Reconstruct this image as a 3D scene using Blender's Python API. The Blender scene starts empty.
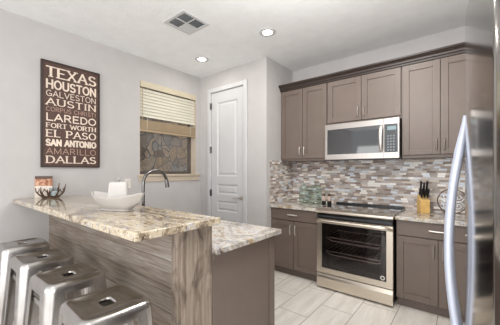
import bpy, bmesh, math, random
from mathutils import Vector, Matrix
random.seed(7)
PI = math.pi
S = bpy.context.scene
COL = S.collection

# ------------------------------------------------------------------ camera
cd = bpy.data.cameras.new('camera')
cam = bpy.data.objects.new('camera', cd)
COL.objects.link(cam)
cam.location = (0, 0, 1.34)
cam.rotation_euler = (PI/2, 0, math.radians(38.84))
cd.sensor_fit = 'HORIZONTAL'
cd.sensor_width = 36
cd.lens = 36*269/500
cd.shift_y = 0.018
cd.clip_start = 0.02
S.camera = cam
# ------------------------------------------------------------------ world, lights, exposure
W = bpy.data.worlds.new('world')
S.world = W
W.use_nodes = True
bgn = W.node_tree.nodes['Background']
bgn.inputs[0].default_value = (0.95, 0.97, 1.0, 1)
bgn.inputs[1].default_value = 1.45
S.view_settings.view_transform = 'Standard'
S.view_settings.look = 'None'
S.view_settings.gamma = 1
S.view_settings.exposure = 0.0

def area(name, loc, rot, sx, sy, power, color=(1, 1, 1)):
    l = bpy.data.lights.new(name, 'AREA')
    l.shape = 'RECTANGLE'; l.size = sx; l.size_y = sy
    l.energy = power; l.color = color
    o = bpy.data.objects.new(name, l)
    o.location = loc; o.rotation_euler = rot
    COL.objects.link(o)
    return o
# daylight fill added at the open unseen sides behind the camera, tilted up
area('rear_daylight_fill', (-0.6, -3.95, 1.3), (PI/2+.5, 0, 0), 5.4, 2.3, 120, (1.0, 0.99, .98))
area('side_daylight_fill', (3.95, -1.8, 1.3), (PI/2+.5, 0, PI/2), 3.6, 2.3, 80, (1.0, 0.99, .98))
# overhead area lights added to brighten the kitchen, with no fixtures
for lx, ly in ((-0.62, 2.3), (-0.5, -.4)):
    area('ceiling_fill', (lx, ly, 2.83), (0, 0, 0), .5, .5, 15, (1, .98, .95))

# point fill added above the frame to brighten ceiling and upper walls, no pendant
pl = bpy.data.lights.new('overhead_point_fill', 'POINT'); pl.energy = 42; pl.shadow_soft_size = .14; pl.color = (1, .98, .95)
po = bpy.data.objects.new('overhead_point_fill', pl); po.location = (-.62, 1.45, 2.35); COL.objects.link(po)

# ------------------------------------------------------------------ mesh helpers
def add_box(bm, x0, x1, y0, y1, z0, z1):
    v = [bm.verts.new((x, y, z)) for x in (x0, x1) for y in (y0, y1) for z in (z0, z1)]
    for f in ((0, 1, 3, 2), (4, 6, 7, 5), (0, 4, 5, 1), (2, 3, 7, 6), (0, 2, 6, 4), (1, 5, 7, 3)):
        bm.faces.new([v[i] for i in f])
def add_loft(bm, rings, cap0=True, cap1=True, closed=True):
    vr = [[bm.verts.new(p) for p in r] for r in rings]
    n = len(vr[0])
    for a, b in zip(vr, vr[1:]):
        for i in range(n if closed else n-1):
            j = (i+1) % n
            bm.faces.new((a[i], a[j], b[j], b[i]))
    if cap0: bm.faces.new(list(reversed(vr[0])))
    if cap1: bm.faces.new(vr[-1])
    return vr
def add_lathe(bm, prof, cx=0, cy=0, n=32, cap0=True, cap1=True):
    add_loft(bm, [[(cx+r*math.cos(2*PI*i/n), cy+r*math.sin(2*PI*i/n), z) for i in range(n)] for r, z in prof], cap0, cap1)
def add_tube(bm, pts, r, n=10, r2=None, up=None, taper=None):
    pts = [Vector(p) for p in pts]
    rings = []
    prev = None
    for i, p in enumerate(pts):
        t = (pts[min(i+1, len(pts)-1)] - pts[max(i-1, 0)]).normalized()
        if up is not None:
            a = Vector(up) - t*Vector(up).dot(t)
        elif prev is None:
            h = Vector((0, 0, 1)) if abs(t.z) < 0.9 else Vector((1, 0, 0))
            a = h - t*h.dot(t)
        else:
            a = prev - t*prev.dot(t)
        a.normalize(); prev = a
        b = t.cross(a)
        k = taper[i] if taper else 1
        ra = r*k; rb = (r2 if r2 is not None else r)*k
        rings.append([tuple(p + a*math.cos(2*PI*j/n)*ra + b*math.sin(2*PI*j/n)*rb) for j in range(n)])
    add_loft(bm, rings)
def add_prism(bm, poly, z0, z1):
    add_loft(bm, [[(x, y, z0) for x, y in poly], [(x, y, z1) for x, y in poly]])
def rrect(hx, hy, r, seg=6, cx=0, cy=0):
    out = []
    r = min(r, hx*.999, hy*.999)
    for qx, qy, a0 in ((1, 1, 0), (-1, 1, PI/2), (-1, -1, PI), (1, -1, 1.5*PI)):
        for k in range(seg+1):
            a = a0 + PI/2*k/seg
            out.append((cx+qx*(hx-r)+r*math.cos(a), cy+qy*(hy-r)+r*math.sin(a)))
    return out
def obj(name, bm, mat, parent=None, smooth=None, bevel=0, bseg=2):
    bmesh.ops.recalc_face_normals(bm, faces=bm.faces)
    me = bpy.data.meshes.new(name)
    bm.to_mesh(me); bm.free()
    if isinstance(mat, (list, tuple)):
        for m in mat: me.materials.append(m)
    else:
        me.materials.append(mat)
    if smooth is not None:
        me.shade_smooth()
        me.set_sharp_from_angle(angle=math.radians(smooth))
    o = bpy.data.objects.new(name, me)
    COL.objects.link(o)
    if parent: o.parent = parent
    if bevel:
        m = o.modifiers.new('bevel', 'BEVEL'); m.width = bevel; m.segments = bseg
        m.limit_method = 'ANGLE'; m.angle_limit = math.radians(50)
        me.shade_smooth(); me.set_sharp_from_angle(angle=math.radians(45))
    return o
def tag(o, label, cat, group=None):
    o['label'] = label; o['category'] = cat
    if group: o['group'] = group
    return o
def thing(name, label, cat, loc=(0, 0, 0), rotz=0, group=None):
    o = bpy.data.objects.new(name, None)
    o.empty_display_size = 0.1
    COL.objects.link(o); o.location = loc; o.rotation_euler = (0, 0, rotz)
    return tag(o, label, cat, group)
def struct(name, bm, mat, parent=None, **k):
    o = obj(name, bm, mat, parent, **k)
    if parent is None: o['kind'] = 'structure'
    return o
def box(name, mat, dims, parent=None, bevel=0, **k):
    bm = bmesh.new(); add_box(bm, *dims)
    return obj(name, bm, mat, parent, bevel=bevel, **k)
def copy_tree(o, parent=None):
    c = o.copy(); COL.objects.link(c)
    if parent: c.parent = parent
    for ch in list(o.children): copy_tree(ch, c)
    return c

# ------------------------------------------------------------------ material helpers
class NT:
    def __init__(s, name):
        s.m = bpy.data.materials.new(name); s.m.use_nodes = True
        s.t = s.m.node_tree; s.n = s.t.nodes
        s.b = s.n['Principled BSDF']
    def node(s, typ, **k):
        n = s.n.new(typ)
        for a, v in k.items(): setattr(n, a, v)
        return n
    def link(s, a, b): s.t.links.new(a, b)
    def val(s, sock, v):
        if hasattr(v, 'default_value') or hasattr(v, 'is_linked'): s.link(v, sock)
        else: sock.default_value = v
    def math(s, op, a, b=0.0, c=None):
        n = s.node('ShaderNodeMath', operation=op)
        s.val(n.inputs[0], a); s.val(n.inputs[1], b)
        if c is not None: s.val(n.inputs[2], c)
        return n.outputs[0]
    def coord(s, scale=(1, 1, 1)):
        tc = s.node('ShaderNodeTexCoord'); mp = s.node('ShaderNodeMapping')
        mp.inputs['Scale'].default_value = scale
        s.link(tc.outputs['Object'], mp.inputs[0])
        return mp.outputs[0]
    def noise(s, vec, scale=5, detail=4, rough=.55, dist=0):
        n = s.node('ShaderNodeTexNoise')
        s.link(vec, n.inputs['Vector']); n.inputs['Scale'].default_value = scale
        n.inputs['Detail'].default_value = detail; n.inputs['Roughness'].default_value = rough
        n.inputs['Distortion'].default_value = dist
        return n.outputs['Fac']
    def ramp(s, fac, stops, const=False):
        r = s.node('ShaderNodeValToRGB'); cr = r.color_ramp
        if const: cr.interpolation = 'CONSTANT'
        while len(cr.elements) < len(stops): cr.elements.new(0.5)
        for e, (p, c) in zip(cr.elements, stops):
            e.position = p; e.color = (*lin(c), 1)
        s.link(fac, r.inputs[0])
        return r.outputs[0]
    def mix(s, fac, a, b, typ='MIX'):
        n = s.node('ShaderNodeMix', data_type='RGBA', blend_type=typ)
        s.val(n.inputs[0], fac); s.val(n.inputs[6], a); s.val(n.inputs[7], b)
        return n.outputs[2]
    def bump(s, h, strength=.2, dist=.002):
        n = s.node('ShaderNodeBump'); n.inputs['Strength'].default_value = strength
        n.inputs['Distance'].default_value = dist
        s.link(h, n.inputs['Height']); s.link(n.outputs[0], s.b.inputs['Normal'])
def lin(c):
    return tuple(((x/255)/12.92 if x/255 <= .04045 else (((x/255)+.055)/1.055)**2.4) for x in c)
def plain(name, c, rough=.5, metal=0, var=0.06, vscale=6, bump=0, bscale=200, coat=0, spec=.5):
    k = NT(name)
    v = k.coord()
    n = k.noise(v, vscale, 3)
    a = tuple(min(255, x*(1+var)) for x in c); b = tuple(x*(1-var) for x in c)
    k.link(k.ramp(n, [(.3, b), (.7, a)]), k.b.inputs['Base Color'])
    k.b.inputs['Roughness'].default_value = rough
    k.b.inputs['Metallic'].default_value = metal
    k.b.inputs['Specular IOR Level'].default_value = spec
    k.b.inputs['Coat Weight'].default_value = coat
    if bump: k.bump(k.noise(v, bscale, 3), bump, .002)
    return k.m
def brushed(name, c, rough=.25, stretch=(200, 200, 3), amt=.1):
    k = NT(name)
    v = k.coord(stretch)
    n = k.noise(v, 1.0, 3)
    k.link(k.ramp(n, [(.2, tuple(x*.94 for x in c)), (.8, c)]), k.b.inputs['Base Color'])
    k.link(k.math('MULTIPLY_ADD', n, amt, rough-amt/2), k.b.inputs['Roughness'])
    k.b.inputs['Metallic'].default_value = 1
    return k.m
def emit(name, c, st):
    k = NT(name)
    k.b.inputs['Base Color'].default_value = (*lin(c), 1)
    k.b.inputs['Emission Color'].default_value = (*lin(c), 1)
    k.b.inputs['Emission Strength'].default_value = st
    return k.m
def clear_glass(name, tint, refl_rough=.02):
    k = NT(name)
    out = k.n['Material Output']
    tr = k.node('ShaderNodeBsdfTransparent'); tr.inputs[0].default_value = (*tint, 1)
    gl = k.node('ShaderNodeBsdfGlossy'); gl.inputs['Roughness'].default_value = refl_rough
    lw = k.node('ShaderNodeLayerWeight'); lw.inputs[0].default_value = .5
    fac = k.math('MULTIPLY_ADD', k.math('POWER', lw.outputs['Facing'], 4.0), .55, .045)
    mx = k.node('ShaderNodeMixShader')
    k.link(fac, mx.inputs[0]); k.link(tr.outputs[0], mx.inputs[1]); k.link(gl.outputs[0], mx.inputs[2])
    k.link(mx.outputs[0], out.inputs[0])
    return k.m

M = {}
M['wall'] = plain('wall_paint', (190, 187, 186), .85, var=.012, bump=.25, bscale=90)
M['ceiling'] = plain('ceiling_paint', (240, 241, 242), .9, var=.012, bump=1.0, bscale=42)
M['trim'] = plain('white_trim_paint', (202, 202, 203), .4, var=.01)
M['sill'] = plain('cream_sill_paint', (196, 182, 164), .5, var=.02)
M['cab'] = plain('taupe_cabinet_paint', (110, 97, 89), .42, var=.02)
M['crown'] = plain('crown_stain', (52, 40, 35), .4, var=.05)
M['cabin'] = plain('cabinet_interior', (70, 60, 54), .7)
M['nickel'] = brushed('brushed_nickel', (224, 220, 214), .42)
M['steel'] = brushed('range_steel', (224, 214, 200), .34, (3, 200, 200))
M['fridge'] = brushed('fridge_steel', (182, 180, 178), .13, (300, 300, 2), .03)
M['handle_steel'] = plain('fridge_handle_satin', (205, 212, 230), .40, .45, var=.02)
M['mwsteel'] = brushed('microwave_steel', (184, 178, 173), .33, (3, 200, 200))
M['fridge_side'] = plain('fridge_side_grey', (120, 118, 116), .5)
M['chrome'] = plain('dark_chrome', (122, 120, 118), .2, 1)
M['blackglass'] = plain('black_ceramic_glass', (16, 17, 20), .05, coat=.8, spec=.9)
M['black'] = plain('black_enamel', (18, 17, 17), .3)
M['darkgrey'] = plain('dark_grey_plastic', (60, 62, 66), .4)
M['ovenin'] = plain('oven_cavity_enamel', (62, 52, 50), .45)
M['rubber'] = plain('black_rubber', (22, 22, 22), .8)
M['white'] = plain('white_glazed_ceramic', (188, 184, 180), .28, var=.01)
M['grey'] = plain('grey_stone_knob', (150, 146, 142), .5)
M['bamboo'] = plain('pale_bamboo', (214, 176, 108), .45, var=.06, vscale=20)
M['blind'] = plain('blind_cream', (226, 222, 206), .5, var=.01)
M['blindtan'] = plain('blind_tan', (170, 150, 122), .55, var=.03)
M['blindval'] = plain('blind_valance_tan', (202, 192, 168), .55, var=.03)
M['frame_dark'] = plain('sign_frame_brown', (50, 36, 30), .5)
M['winframe'] = plain('window_frame_bronze', (92, 84, 78), .5)
M['signbg'] = plain('sign_brown_print', (80, 57, 49), .6, var=.10, vscale=30)
M['cream'] = plain('sign_cream_ink', (224, 208, 192), .6)
M['tan'] = plain('sign_tan_ink', (178, 146, 130), .6)
M['bronze'] = plain('twig_bronze', (88, 68, 54), .45, .6, var=.2, vscale=40)
M['candle'] = plain('white_candle_wax', (235, 232, 228), .6)
M['outlet'] = plain('outlet_white_plastic', (226, 222, 214), .4)
M['winglass'] = clear_glass('window_glass', (.97, .98, .98))
M['ovenglass'] = clear_glass('oven_door_glass', (.80, .76, .76), .03)
M['jarglass'] = clear_glass('jar_glass', (.84, .90, .875), .03)
M['votive'] = clear_glass('votive_glass', (.86, .9, .92), .03)
M['lamp'] = emit('downlight_lens', (255, 248, 236), 14)
M['display'] = emit('microwave_display', (120, 140, 146), .25)
M['key'] = plain('keypad_grey', (120, 126, 132), .5)
M['ringprint'] = plain('burner_ring_print', (110, 110, 112), .3)
M['salt'] = plain('shaker_pale_body', (206, 182, 172), .25)
M['aluminium'] = plain('satin_aluminium', (196, 198, 200), .35, .9)

def stool_metal():
    k = NT('gunmetal_stool_finish')
    v = k.coord((3, 3, 3))
    n = k.noise(v, 1.4, 3, .5)
    k.link(k.ramp(n, [(.3, (164, 159, 155)), (.7, (214, 213, 213))]), k.b.inputs['Base Color'])
    k.link(k.math('MULTIPLY_ADD', n, .10, .19), k.b.inputs['Roughness'])
    k.b.inputs['Metallic'].default_value = 1
    return k.m
M['stool'] = stool_metal()

def granite(name, stretch, warm):
    k = NT(name)
    v = k.coord(stretch)
    flow = k.noise(v, 3.0 if warm else 2.2, 7, .66, 1.8)
    base = k.ramp(flow, [(.33, (86, 72, 62)), (.41, (146, 130, 110)), (.47, (194, 180, 156)), (.55, (200, 188, 166)), (.61, (164, 142, 114)), (.69, (104, 86, 72))] if warm else
                  [(.32, (92, 80, 72)), (.42, (168, 158, 148)), (.52, (208, 203, 195)), (.60, (176, 156, 128)), (.72, (100, 86, 76))])
    v2 = k.coord((1, 1, 1))
    sp = k.noise(v2, 42, 4, .7)
    m1 = k.math('GREATER_THAN', sp, .57)
    c = k.mix(k.math('MULTIPLY', m1, .6), base, (*lin((98, 84, 74)), 1))
    sp2 = k.noise(v2, 26, 3, .65, .6)
    m2 = k.math('LESS_THAN', sp2, .41)
    c = k.mix(k.math('MULTIPLY', m2, .6), c, (*lin((168, 176, 188)), 1))
    sp3 = k.noise(v2, 70, 2, .6)
    m3 = k.math('LESS_THAN', sp3, .33)
    c = k.mix(k.math('MULTIPLY', m3, .7), c, (*lin((244, 238, 226)), 1))
    k.link(c, k.b.inputs['Base Color'])
    k.b.inputs['Roughness'].default_value = .06
    k.b.inputs['Coat Weight'].default_value = .05
    k.b.inputs['Coat Roughness'].default_value = .04
    return k.m
M['granite_bar'] = granite('granite_bar', (.8, 2.2, 1), True)
M['granite'] = granite('granite_counter', (1.6, 1.2, 1), False)

def planks():
    k = NT('weathered_planks')
    tc = k.node('ShaderNodeTexCoord'); sep = k.node('ShaderNodeSeparateXYZ')
    k.link(tc.outputs['Object'], sep.inputs[0])
    row = k.math('FLOOR', k.math('DIVIDE', sep.outputs[2], .142))
    fr = k.math('FRACT', k.math('DIVIDE', sep.outputs[2], .142))
    wn = k.node('ShaderNodeTexWhiteNoise', noise_dimensions='1D'); k.link(row, wn.inputs['W'])
    off = k.math('MULTIPLY', wn.outputs['Value'], 7.3)
    xs = k.math('ADD', sep.outputs[0], off)
    cb = k.node('ShaderNodeCombineXYZ')
    k.link(k.math('MULTIPLY', xs, 2.4), cb.inputs[0]); k.link(row, cb.inputs[1]); k.link(k.math('MULTIPLY', sep.outputs[2], 62), cb.inputs[2])
    g = k.noise(cb.outputs[0], 1.6, 6, .65, .5)
    cb2 = k.node('ShaderNodeCombineXYZ')
    k.link(k.math('MULTIPLY', xs, 1.2), cb2.inputs[0]); k.link(k.math('MULTIPLY', sep.outputs[2], 5), cb2.inputs[2]); k.link(row, cb2.inputs[1])
    g2 = k.noise(cb2.outputs[0], 1.4, 3)
    c = k.ramp(g, [(.24, (92, 80, 70)), (.42, (146, 135, 124)), (.58, (172, 164, 155)), (.8, (200, 196, 191))])
    tone = k.ramp(g2, [(.3, (186, 168, 152)), (.7, (238, 240, 242))])
    c = k.mix(.8, c, tone, 'MULTIPLY')
    rowtone = k.ramp(wn.outputs['Value'], [(0, (205, 198, 190)), (1, (250, 250, 250))])
    c = k.mix(.6, c, rowtone, 'MULTIPLY')
    seam = k.math('LESS_THAN', fr, .024)
    c = k.mix(seam, c, (*lin((74, 64, 56)), 1))
    k.link(c, k.b.inputs['Base Color']); k.b.inputs['Roughness'].default_value = .7
    k.bump(g, .4, .003)
    return k.m
M['planks'] = planks()
def postwood():
    k = NT('weathered_post_wood')
    v = k.coord((40, 40, 2.6))
    g = k.noise(v, 1.3, 6, .65, .8)
    v2 = k.coord((5, 5, 3)); kn = k.noise(v2, 2.0, 3, .5, 1.0)
    c = k.ramp(g, [(.24, (86, 74, 65)), (.42, (134, 121, 109)), (.6, (162, 150, 138)), (.8, (188, 179, 168))])
    c = k.mix(.7, c, k.ramp(kn, [(.32, (120, 98, 86)), (.5, (240, 235, 230))]), 'MULTIPLY')
    k.link(c, k.b.inputs['Base Color']); k.b.inputs['Roughness'].default_value = .7
    k.bump(g, .4, .003)
    return k.m
M['post'] = postwood()

def mosaic():
    k = NT('strip_mosaic_tile')
    tc = k.node('ShaderNodeTexCoord'); sep = k.node('ShaderNodeSeparateXYZ')
    k.link(tc.outputs['Object'], sep.inputs[0])
    u = k.math('ADD', sep.outputs[0], k.math('MULTIPLY', sep.outputs[1], 1.0))
    hgt = .0245
    zr = k.math('DIVIDE', sep.outputs[2], hgt)
    row = k.math('FLOOR', zr); fz = k.math('FRACT', zr)
    w1 = k.node('ShaderNodeTexWhiteNoise', noise_dimensions='1D'); k.link(row, w1.inputs['W'])
    ln = k.math('MULTIPLY_ADD', w1.outputs['Value'], .04, .058)
    ur = k.math('DIVIDE', k.math('ADD', u, k.math('MULTIPLY', w1.outputs['Value'], 3.7)), ln)
    ci = k.math('FLOOR', ur); fu = k.math('FRACT', ur)
    cb = k.node('ShaderNodeCombineXYZ'); k.link(ci, cb.inputs[0]); k.link(row, cb.inputs[1])
    w2 = k.node('ShaderNodeTexWhiteNoise', noise_dimensions='2D'); k.link(cb.outputs[0], w2.inputs['Vector'])
    c = k.ramp(w2.outputs['Value'], [(0, (160, 144, 134)), (.14, (214, 202, 190)), (.28, (182, 170, 162)), (.44, (138, 122, 114)), (.56, (190, 186, 186)),
                                     (.68, (240, 236, 230)), (.80, (168, 158, 154)), (.90, (216, 222, 232))], True)
    g = k.math('MAXIMUM', k.math('LESS_THAN', fz, .09), k.math('LESS_THAN', fu, .025))
    c = k.mix(g, c, (*lin((198, 188, 178)), 1))
    k.link(c, k.b.inputs['Base Color'])
    glass = k.math('GREATER_THAN', w2.outputs['Value'], .5)
    k.link(k.math('MULTIPLY_ADD', glass, -.3, .42), k.b.inputs['Roughness'])
    k.bump(k.math('SUBTRACT', 1.0, g), .5, .002)
    return k.m
M['mosaic'] = mosaic()

def floor_tile():
    k = NT('floor_tile')
    tc = k.node('ShaderNodeTexCoord'); sep = k.node('ShaderNodeSeparateXYZ')
    k.link(tc.outputs['Object'], sep.inputs[0])
    xr = k.math('DIVIDE', k.math('ADD', sep.outputs[0], 1.45+3.1*10), .31)
    ci = k.math('FLOOR', xr); fx = k.math('FRACT', xr)
    par = k.math('MULTIPLY', k.math('MODULO', ci, 2.0), .305)
    yr = k.math('DIVIDE', k.math('ADD', k.math('ADD', sep.outputs[1], par), -2.25+6.1*2), .61)
    ri = k.math('FLOOR', yr); fy = k.math('FRACT', yr)
    g = k.math('MAXIMUM', k.math('LESS_THAN', fx, .022), k.math('LESS_THAN', fy, .011))
    cb = k.node('ShaderNodeCombineXYZ'); k.link(ci, cb.inputs[0]); k.link(ri, cb.inputs[1])
    w = k.node('ShaderNodeTexWhiteNoise', noise_dimensions='2D'); k.link(cb.outputs[0], w.inputs['Vector'])
    v = k.node('ShaderNodeVectorMath', operation='ADD')
    mp = k.coord((9, 1.6, 1)); k.link(mp, v.inputs[0])
    sc = k.node('ShaderNodeVectorMath', operation='SCALE'); k.link(w.outputs['Color'], sc.inputs[0]); sc.inputs['Scale'].default_value = 20
    k.link(sc.outputs[0], v.inputs[1])
    n = k.noise(v.outputs[0], 1.5, 5, .6, .4)
    c = k.ramp(n, [(.3, (206, 200, 191)), (.55, (224, 219, 212)), (.75, (235, 232, 226))])
    c = k.mix(g, c, (*lin((150, 140, 128)), 1))
    k.link(c, k.b.inputs['Base Color'])
    k.b.inputs['Roughness'].default_value = .32
    k.bump(k.math('SUBTRACT', 1.0, g), .4, .002)
    return k.m
M['floor'] = floor_tile()

def flagstone():
    k = NT('flagstone_wall')
    v = k.coord((1, 1, .8))
    n = k.node('ShaderNodeTexNoise'); k.link(v, n.inputs['Vector']); n.inputs['Scale'].default_value = 2.2
    mxv = k.node('ShaderNodeMix', data_type='RGBA', blend_type='LINEAR_LIGHT'); mxv.inputs[0].default_value = .16
    k.link(v, mxv.inputs[6]); k.link(n.outputs['Color'], mxv.inputs[7])
    a = k.node('ShaderNodeTexVoronoi', feature='DISTANCE_TO_EDGE'); a.inputs['Scale'].default_value = 5.2
    b = k.node('ShaderNodeTexVoronoi', feature='F1'); b.inputs['Scale'].default_value = 5.2
    k.link(mxv.outputs[2], a.inputs['Vector']); k.link(mxv.outputs[2], b.inputs['Vector'])
    sx = k.node('ShaderNodeSeparateColor'); k.link(b.outputs['Color'], sx.inputs[0])
    c = k.ramp(sx.outputs[0], [(0, (104, 88, 74)), (.25, (156, 132, 104)), (.5, (120, 110, 100)), (.75, (172, 148, 118)), (1, (128, 122, 118))])
    c = k.mix(.5, c, k.ramp(k.noise(v, 14, 5), [(.3, (150, 146, 142)), (.7, (255, 255, 255))]), 'MULTIPLY')
    g = k.math('LESS_THAN', a.outputs[0], .028)
    c = k.mix(g, c, (*lin((66, 66, 70)), 1))
    k.link(c, k.b.inputs['Base Color']); k.b.inputs['Roughness'].default_value = .85
    return k.m
M['stone'] = flagstone()
def card_mat():
    k = NT('printed_card')
    tc = k.node('ShaderNodeTexCoord'); sep = k.node('ShaderNodeSeparateXYZ')
    k.link(tc.outputs['Object'], sep.inputs[0])
    n = k.noise(k.coord((1, 1, 1)), 28, 3)
    pic = k.ramp(n, [(.35, (120, 66, 44)), (.5, (172, 112, 78)), (.65, (206, 176, 150))])
    c = k.mix(k.math('GREATER_THAN', sep.outputs[2], .185), pic, (*lin((84, 62, 50)), 1))
    c = k.mix(k.math('LESS_THAN', sep.outputs[2], .115), c, (*lin((220, 208, 196)), 1))
    k.link(c, k.b.inputs['Base Color']); k.b.inputs['Roughness'].default_value = .5
    return k.m
M['card'] = card_mat()

# ------------------------------------------------------------------ room shell
XL, YD, XR, YB, H, XE = -3.36, 2.89, -2.05, 3.57, 2.85, 0.88
T = 0.12
WY0, WY1, WZ0, WZ1 = 1.85, 2.80, 1.30, 2.55
def sbox(name, mat, *d, **k):
    bm = bmesh.new(); add_box(bm, *d)
    return struct(name, bm, mat, **k)
sbox('floor', M['floor'], XL-T, 4.0, -4.0, YB+T, -.1, 0)
sbox('ceiling', M['ceiling'], XL-T, 4.0, -4.0, YB+T, H, H+.1)
bm = bmesh.new()
for d in ((-4, WY0, 0, H), (WY1, YD+T, 0, H), (WY0, WY1, 0, WZ0), (WY0, WY1, WZ1, H)):
    add_box(bm, XL-.18, XL, d[0], d[1], d[2], d[3])
struct('wall_left', bm, M['wall'])
bm = bmesh.new()
DX0, DX1, DZ = -3.105, -2.435, 2.555
add_box(bm, XL, DX0, YD, YD+T, 0, H); add_box(bm, DX1, XR, YD, YD+T, 0, H); add_box(bm, DX0, DX1, YD, YD+T, DZ, H)
struct('wall_pantry', bm, M['wall'])
bm = bmesh.new(); add_box(bm, XR-T, XR, YD+T, YB, 0, H)
struct('wall_return', bm, M['wall'])
sbox('wall_back', M['wall'], XR-T, XE+T, YB, YB+T, 0, H)
sbox('wall_right', M['wall'], XE, XE+T, .45, YB, 0, H)
# dark closet behind the pantry door
bm = bmesh.new(); add_box(bm, XL, XR-T, YB, YB+T, 0, H)
struct('wall_closet', bm, M['wall'])
# mosaic splash
sbox('wall_backsplash', M['mosaic'], XR+.008, XE, YB-.008, YB, .9, 1.49)
sbox('wall_backsplash_return', M['mosaic'], XR, XR+.008, 2.965, YB, .9, 1.49)
# pantry door
def pantry_door():
    bm = bmesh.new()
    cw = .065
    y0 = YD-.022
    add_box(bm, DX0-cw, DX0, y0, YD, 0, DZ+cw); add_box(bm, DX1, DX1+cw, y0, YD, 0, DZ+cw); add_box(bm, DX0, DX1, y0, YD, DZ, DZ+cw)
    struct('trim_1', bm, M['trim'], bevel=.006)
    # leaf with panels
    x0, x1, z1 = DX0+.004, DX1-.004, DZ-.004
    yf = YD+.004
    bm = bmesh.new()
    st = .125
    rows = [(.18, .62), (.74, .90), (.995, 1.15), (1.27, z1-.16)]
    zz = [0.01]
    add_box(bm, x0, x0+st, yf, yf+.04, .01, z1); add_box(bm, x1-st, x1, yf, yf+.04, .01, z1)
    edges = [.01]
    for a, b in rows: edges += [a, b]
    edges.append(z1)
    for a, b in zip(edges[::2], edges[1::2]): add_box(bm, x0+st, x1-st, yf, yf+.04, a, b)
    for a, b in rows:
        # bevelled sunken frame, raised field
        xa, xb = x0+st, x1-st
        r = []
        for ins, dep in ((0, .0), (.018, .014), (.03, .014), (.05, .004)):
            r.append([(xa+ins, yf+dep, a+ins), (xb-ins, yf+dep, a+ins), (xb-ins, yf+dep, b-ins), (xa+ins, yf+dep, b-ins)])
        add_loft(bm, r, cap0=False, cap1=True)
    d = struct('door_1', bm, M['trim'])
    # lever
    bm = bmesh.new()
    hx, hz = DX1-.05, .965
    add_box(bm, hx-.028, hx+.028, yf-.009, yf, hz-.028, hz+.028)
    add_tube(bm, [(hx, yf-.009, hz), (hx, yf-.05, hz)], .011)
    add_tube(bm, [(hx+.01, yf-.045, hz), (hx-.05, yf-.05, hz+.002), (hx-.135, yf-.046, hz)], .009)
    o = obj('lever_handle', bm, M['nickel'], d, smooth=40); o['label'] = 'satin nickel lever handle on square rose'
    for hz in (.28, 1.01, 1.675, 2.35):
        bm = bmesh.new()
        add_box(bm, DX0-.004, DX0+.012, yf-.006, yf+.002, hz-.05, hz+.05)
        add_tube(bm, [(DX0, yf-.024, hz-.05), (DX0, yf-.024, hz+.05)], .008)
        add_box(bm, DX0-.002, DX0+.002, yf-.024, yf, hz-.05, hz+.05)
        obj('hinge', bm, M['chrome'], d, smooth=40)
pantry_door()
bm = bmesh.new()
add_box(bm, XL, DX0-.066, YD-.015, YD, 0, .12); add_box(bm, DX1+.066, XR, YD-.015, YD, 0, .12)
struct('baseboard_pantry', bm, M['trim'], bevel=.004)
bm = bmesh.new(); add_box(bm, XL, XL+.015, 1.76, YD-.015, 0, .12)
struct('baseboard_left', bm, M['trim'], bevel=.004)
bm = bmesh.new(); add_box(bm, XL, XL+.015, -4, .845, 0, .12)
struct('baseboard_left_front', bm, M['trim'], bevel=.004)

# window
def window():
    bm = bmesh.new()
    fx0, fx1 = XL-.165, XL-.12
    fw = .045
    add_box(bm, fx0, fx1, WY0, WY0+fw, WZ0, WZ1); add_box(bm, fx0, fx1, WY1-fw, WY1, WZ0, WZ1)
    add_box(bm, fx0, fx1, WY0+fw, WY1-fw, WZ0, WZ0+fw); add_box(bm, fx0, fx1, WY0+fw, WY1-fw, WZ1-fw, WZ1)
    add_box(bm, fx0+.005, fx1-.005, WY0+fw, WY1-fw, 1.93, 1.97)
    w = struct('window_1', bm, M['winframe'], bevel=.004)
    box('glass_pane', M['winglass'], (XL-.148, XL-.142, WY0+fw, WY1-fw, WZ0+fw, WZ1-fw), w)
    bm = bmesh.new()
    add_box(bm, XL-.12, XL+.035, WY0-.03, WY1+.06, WZ0-.028, WZ0+.002)
    add_box(bm, XL, XL+.016, WY0-.015, WY1+.045, WZ0-.10, WZ0-.028)
    struct('trim_2', bm, M['sill'], bevel=.006)
    # painted jamb lining
    bm = bmesh.new()
    add_box(bm, XL-.12, XL, WY1-.006, WY1, WZ0, WZ1); add_box(bm, XL-.12, XL, WY0, WY0+.006, WZ0, WZ1)
    struct('trim_3', bm, M['sill'])
window()
bm = bmesh.new(); add_box(bm, -4.9, -4.75, .2, 5.6, -.1, 3.6)
tag(obj('garden_wall', bm, M['stone']), 'irregular flagstone wall standing outside the kitchen window', 'stone wall')
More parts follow.
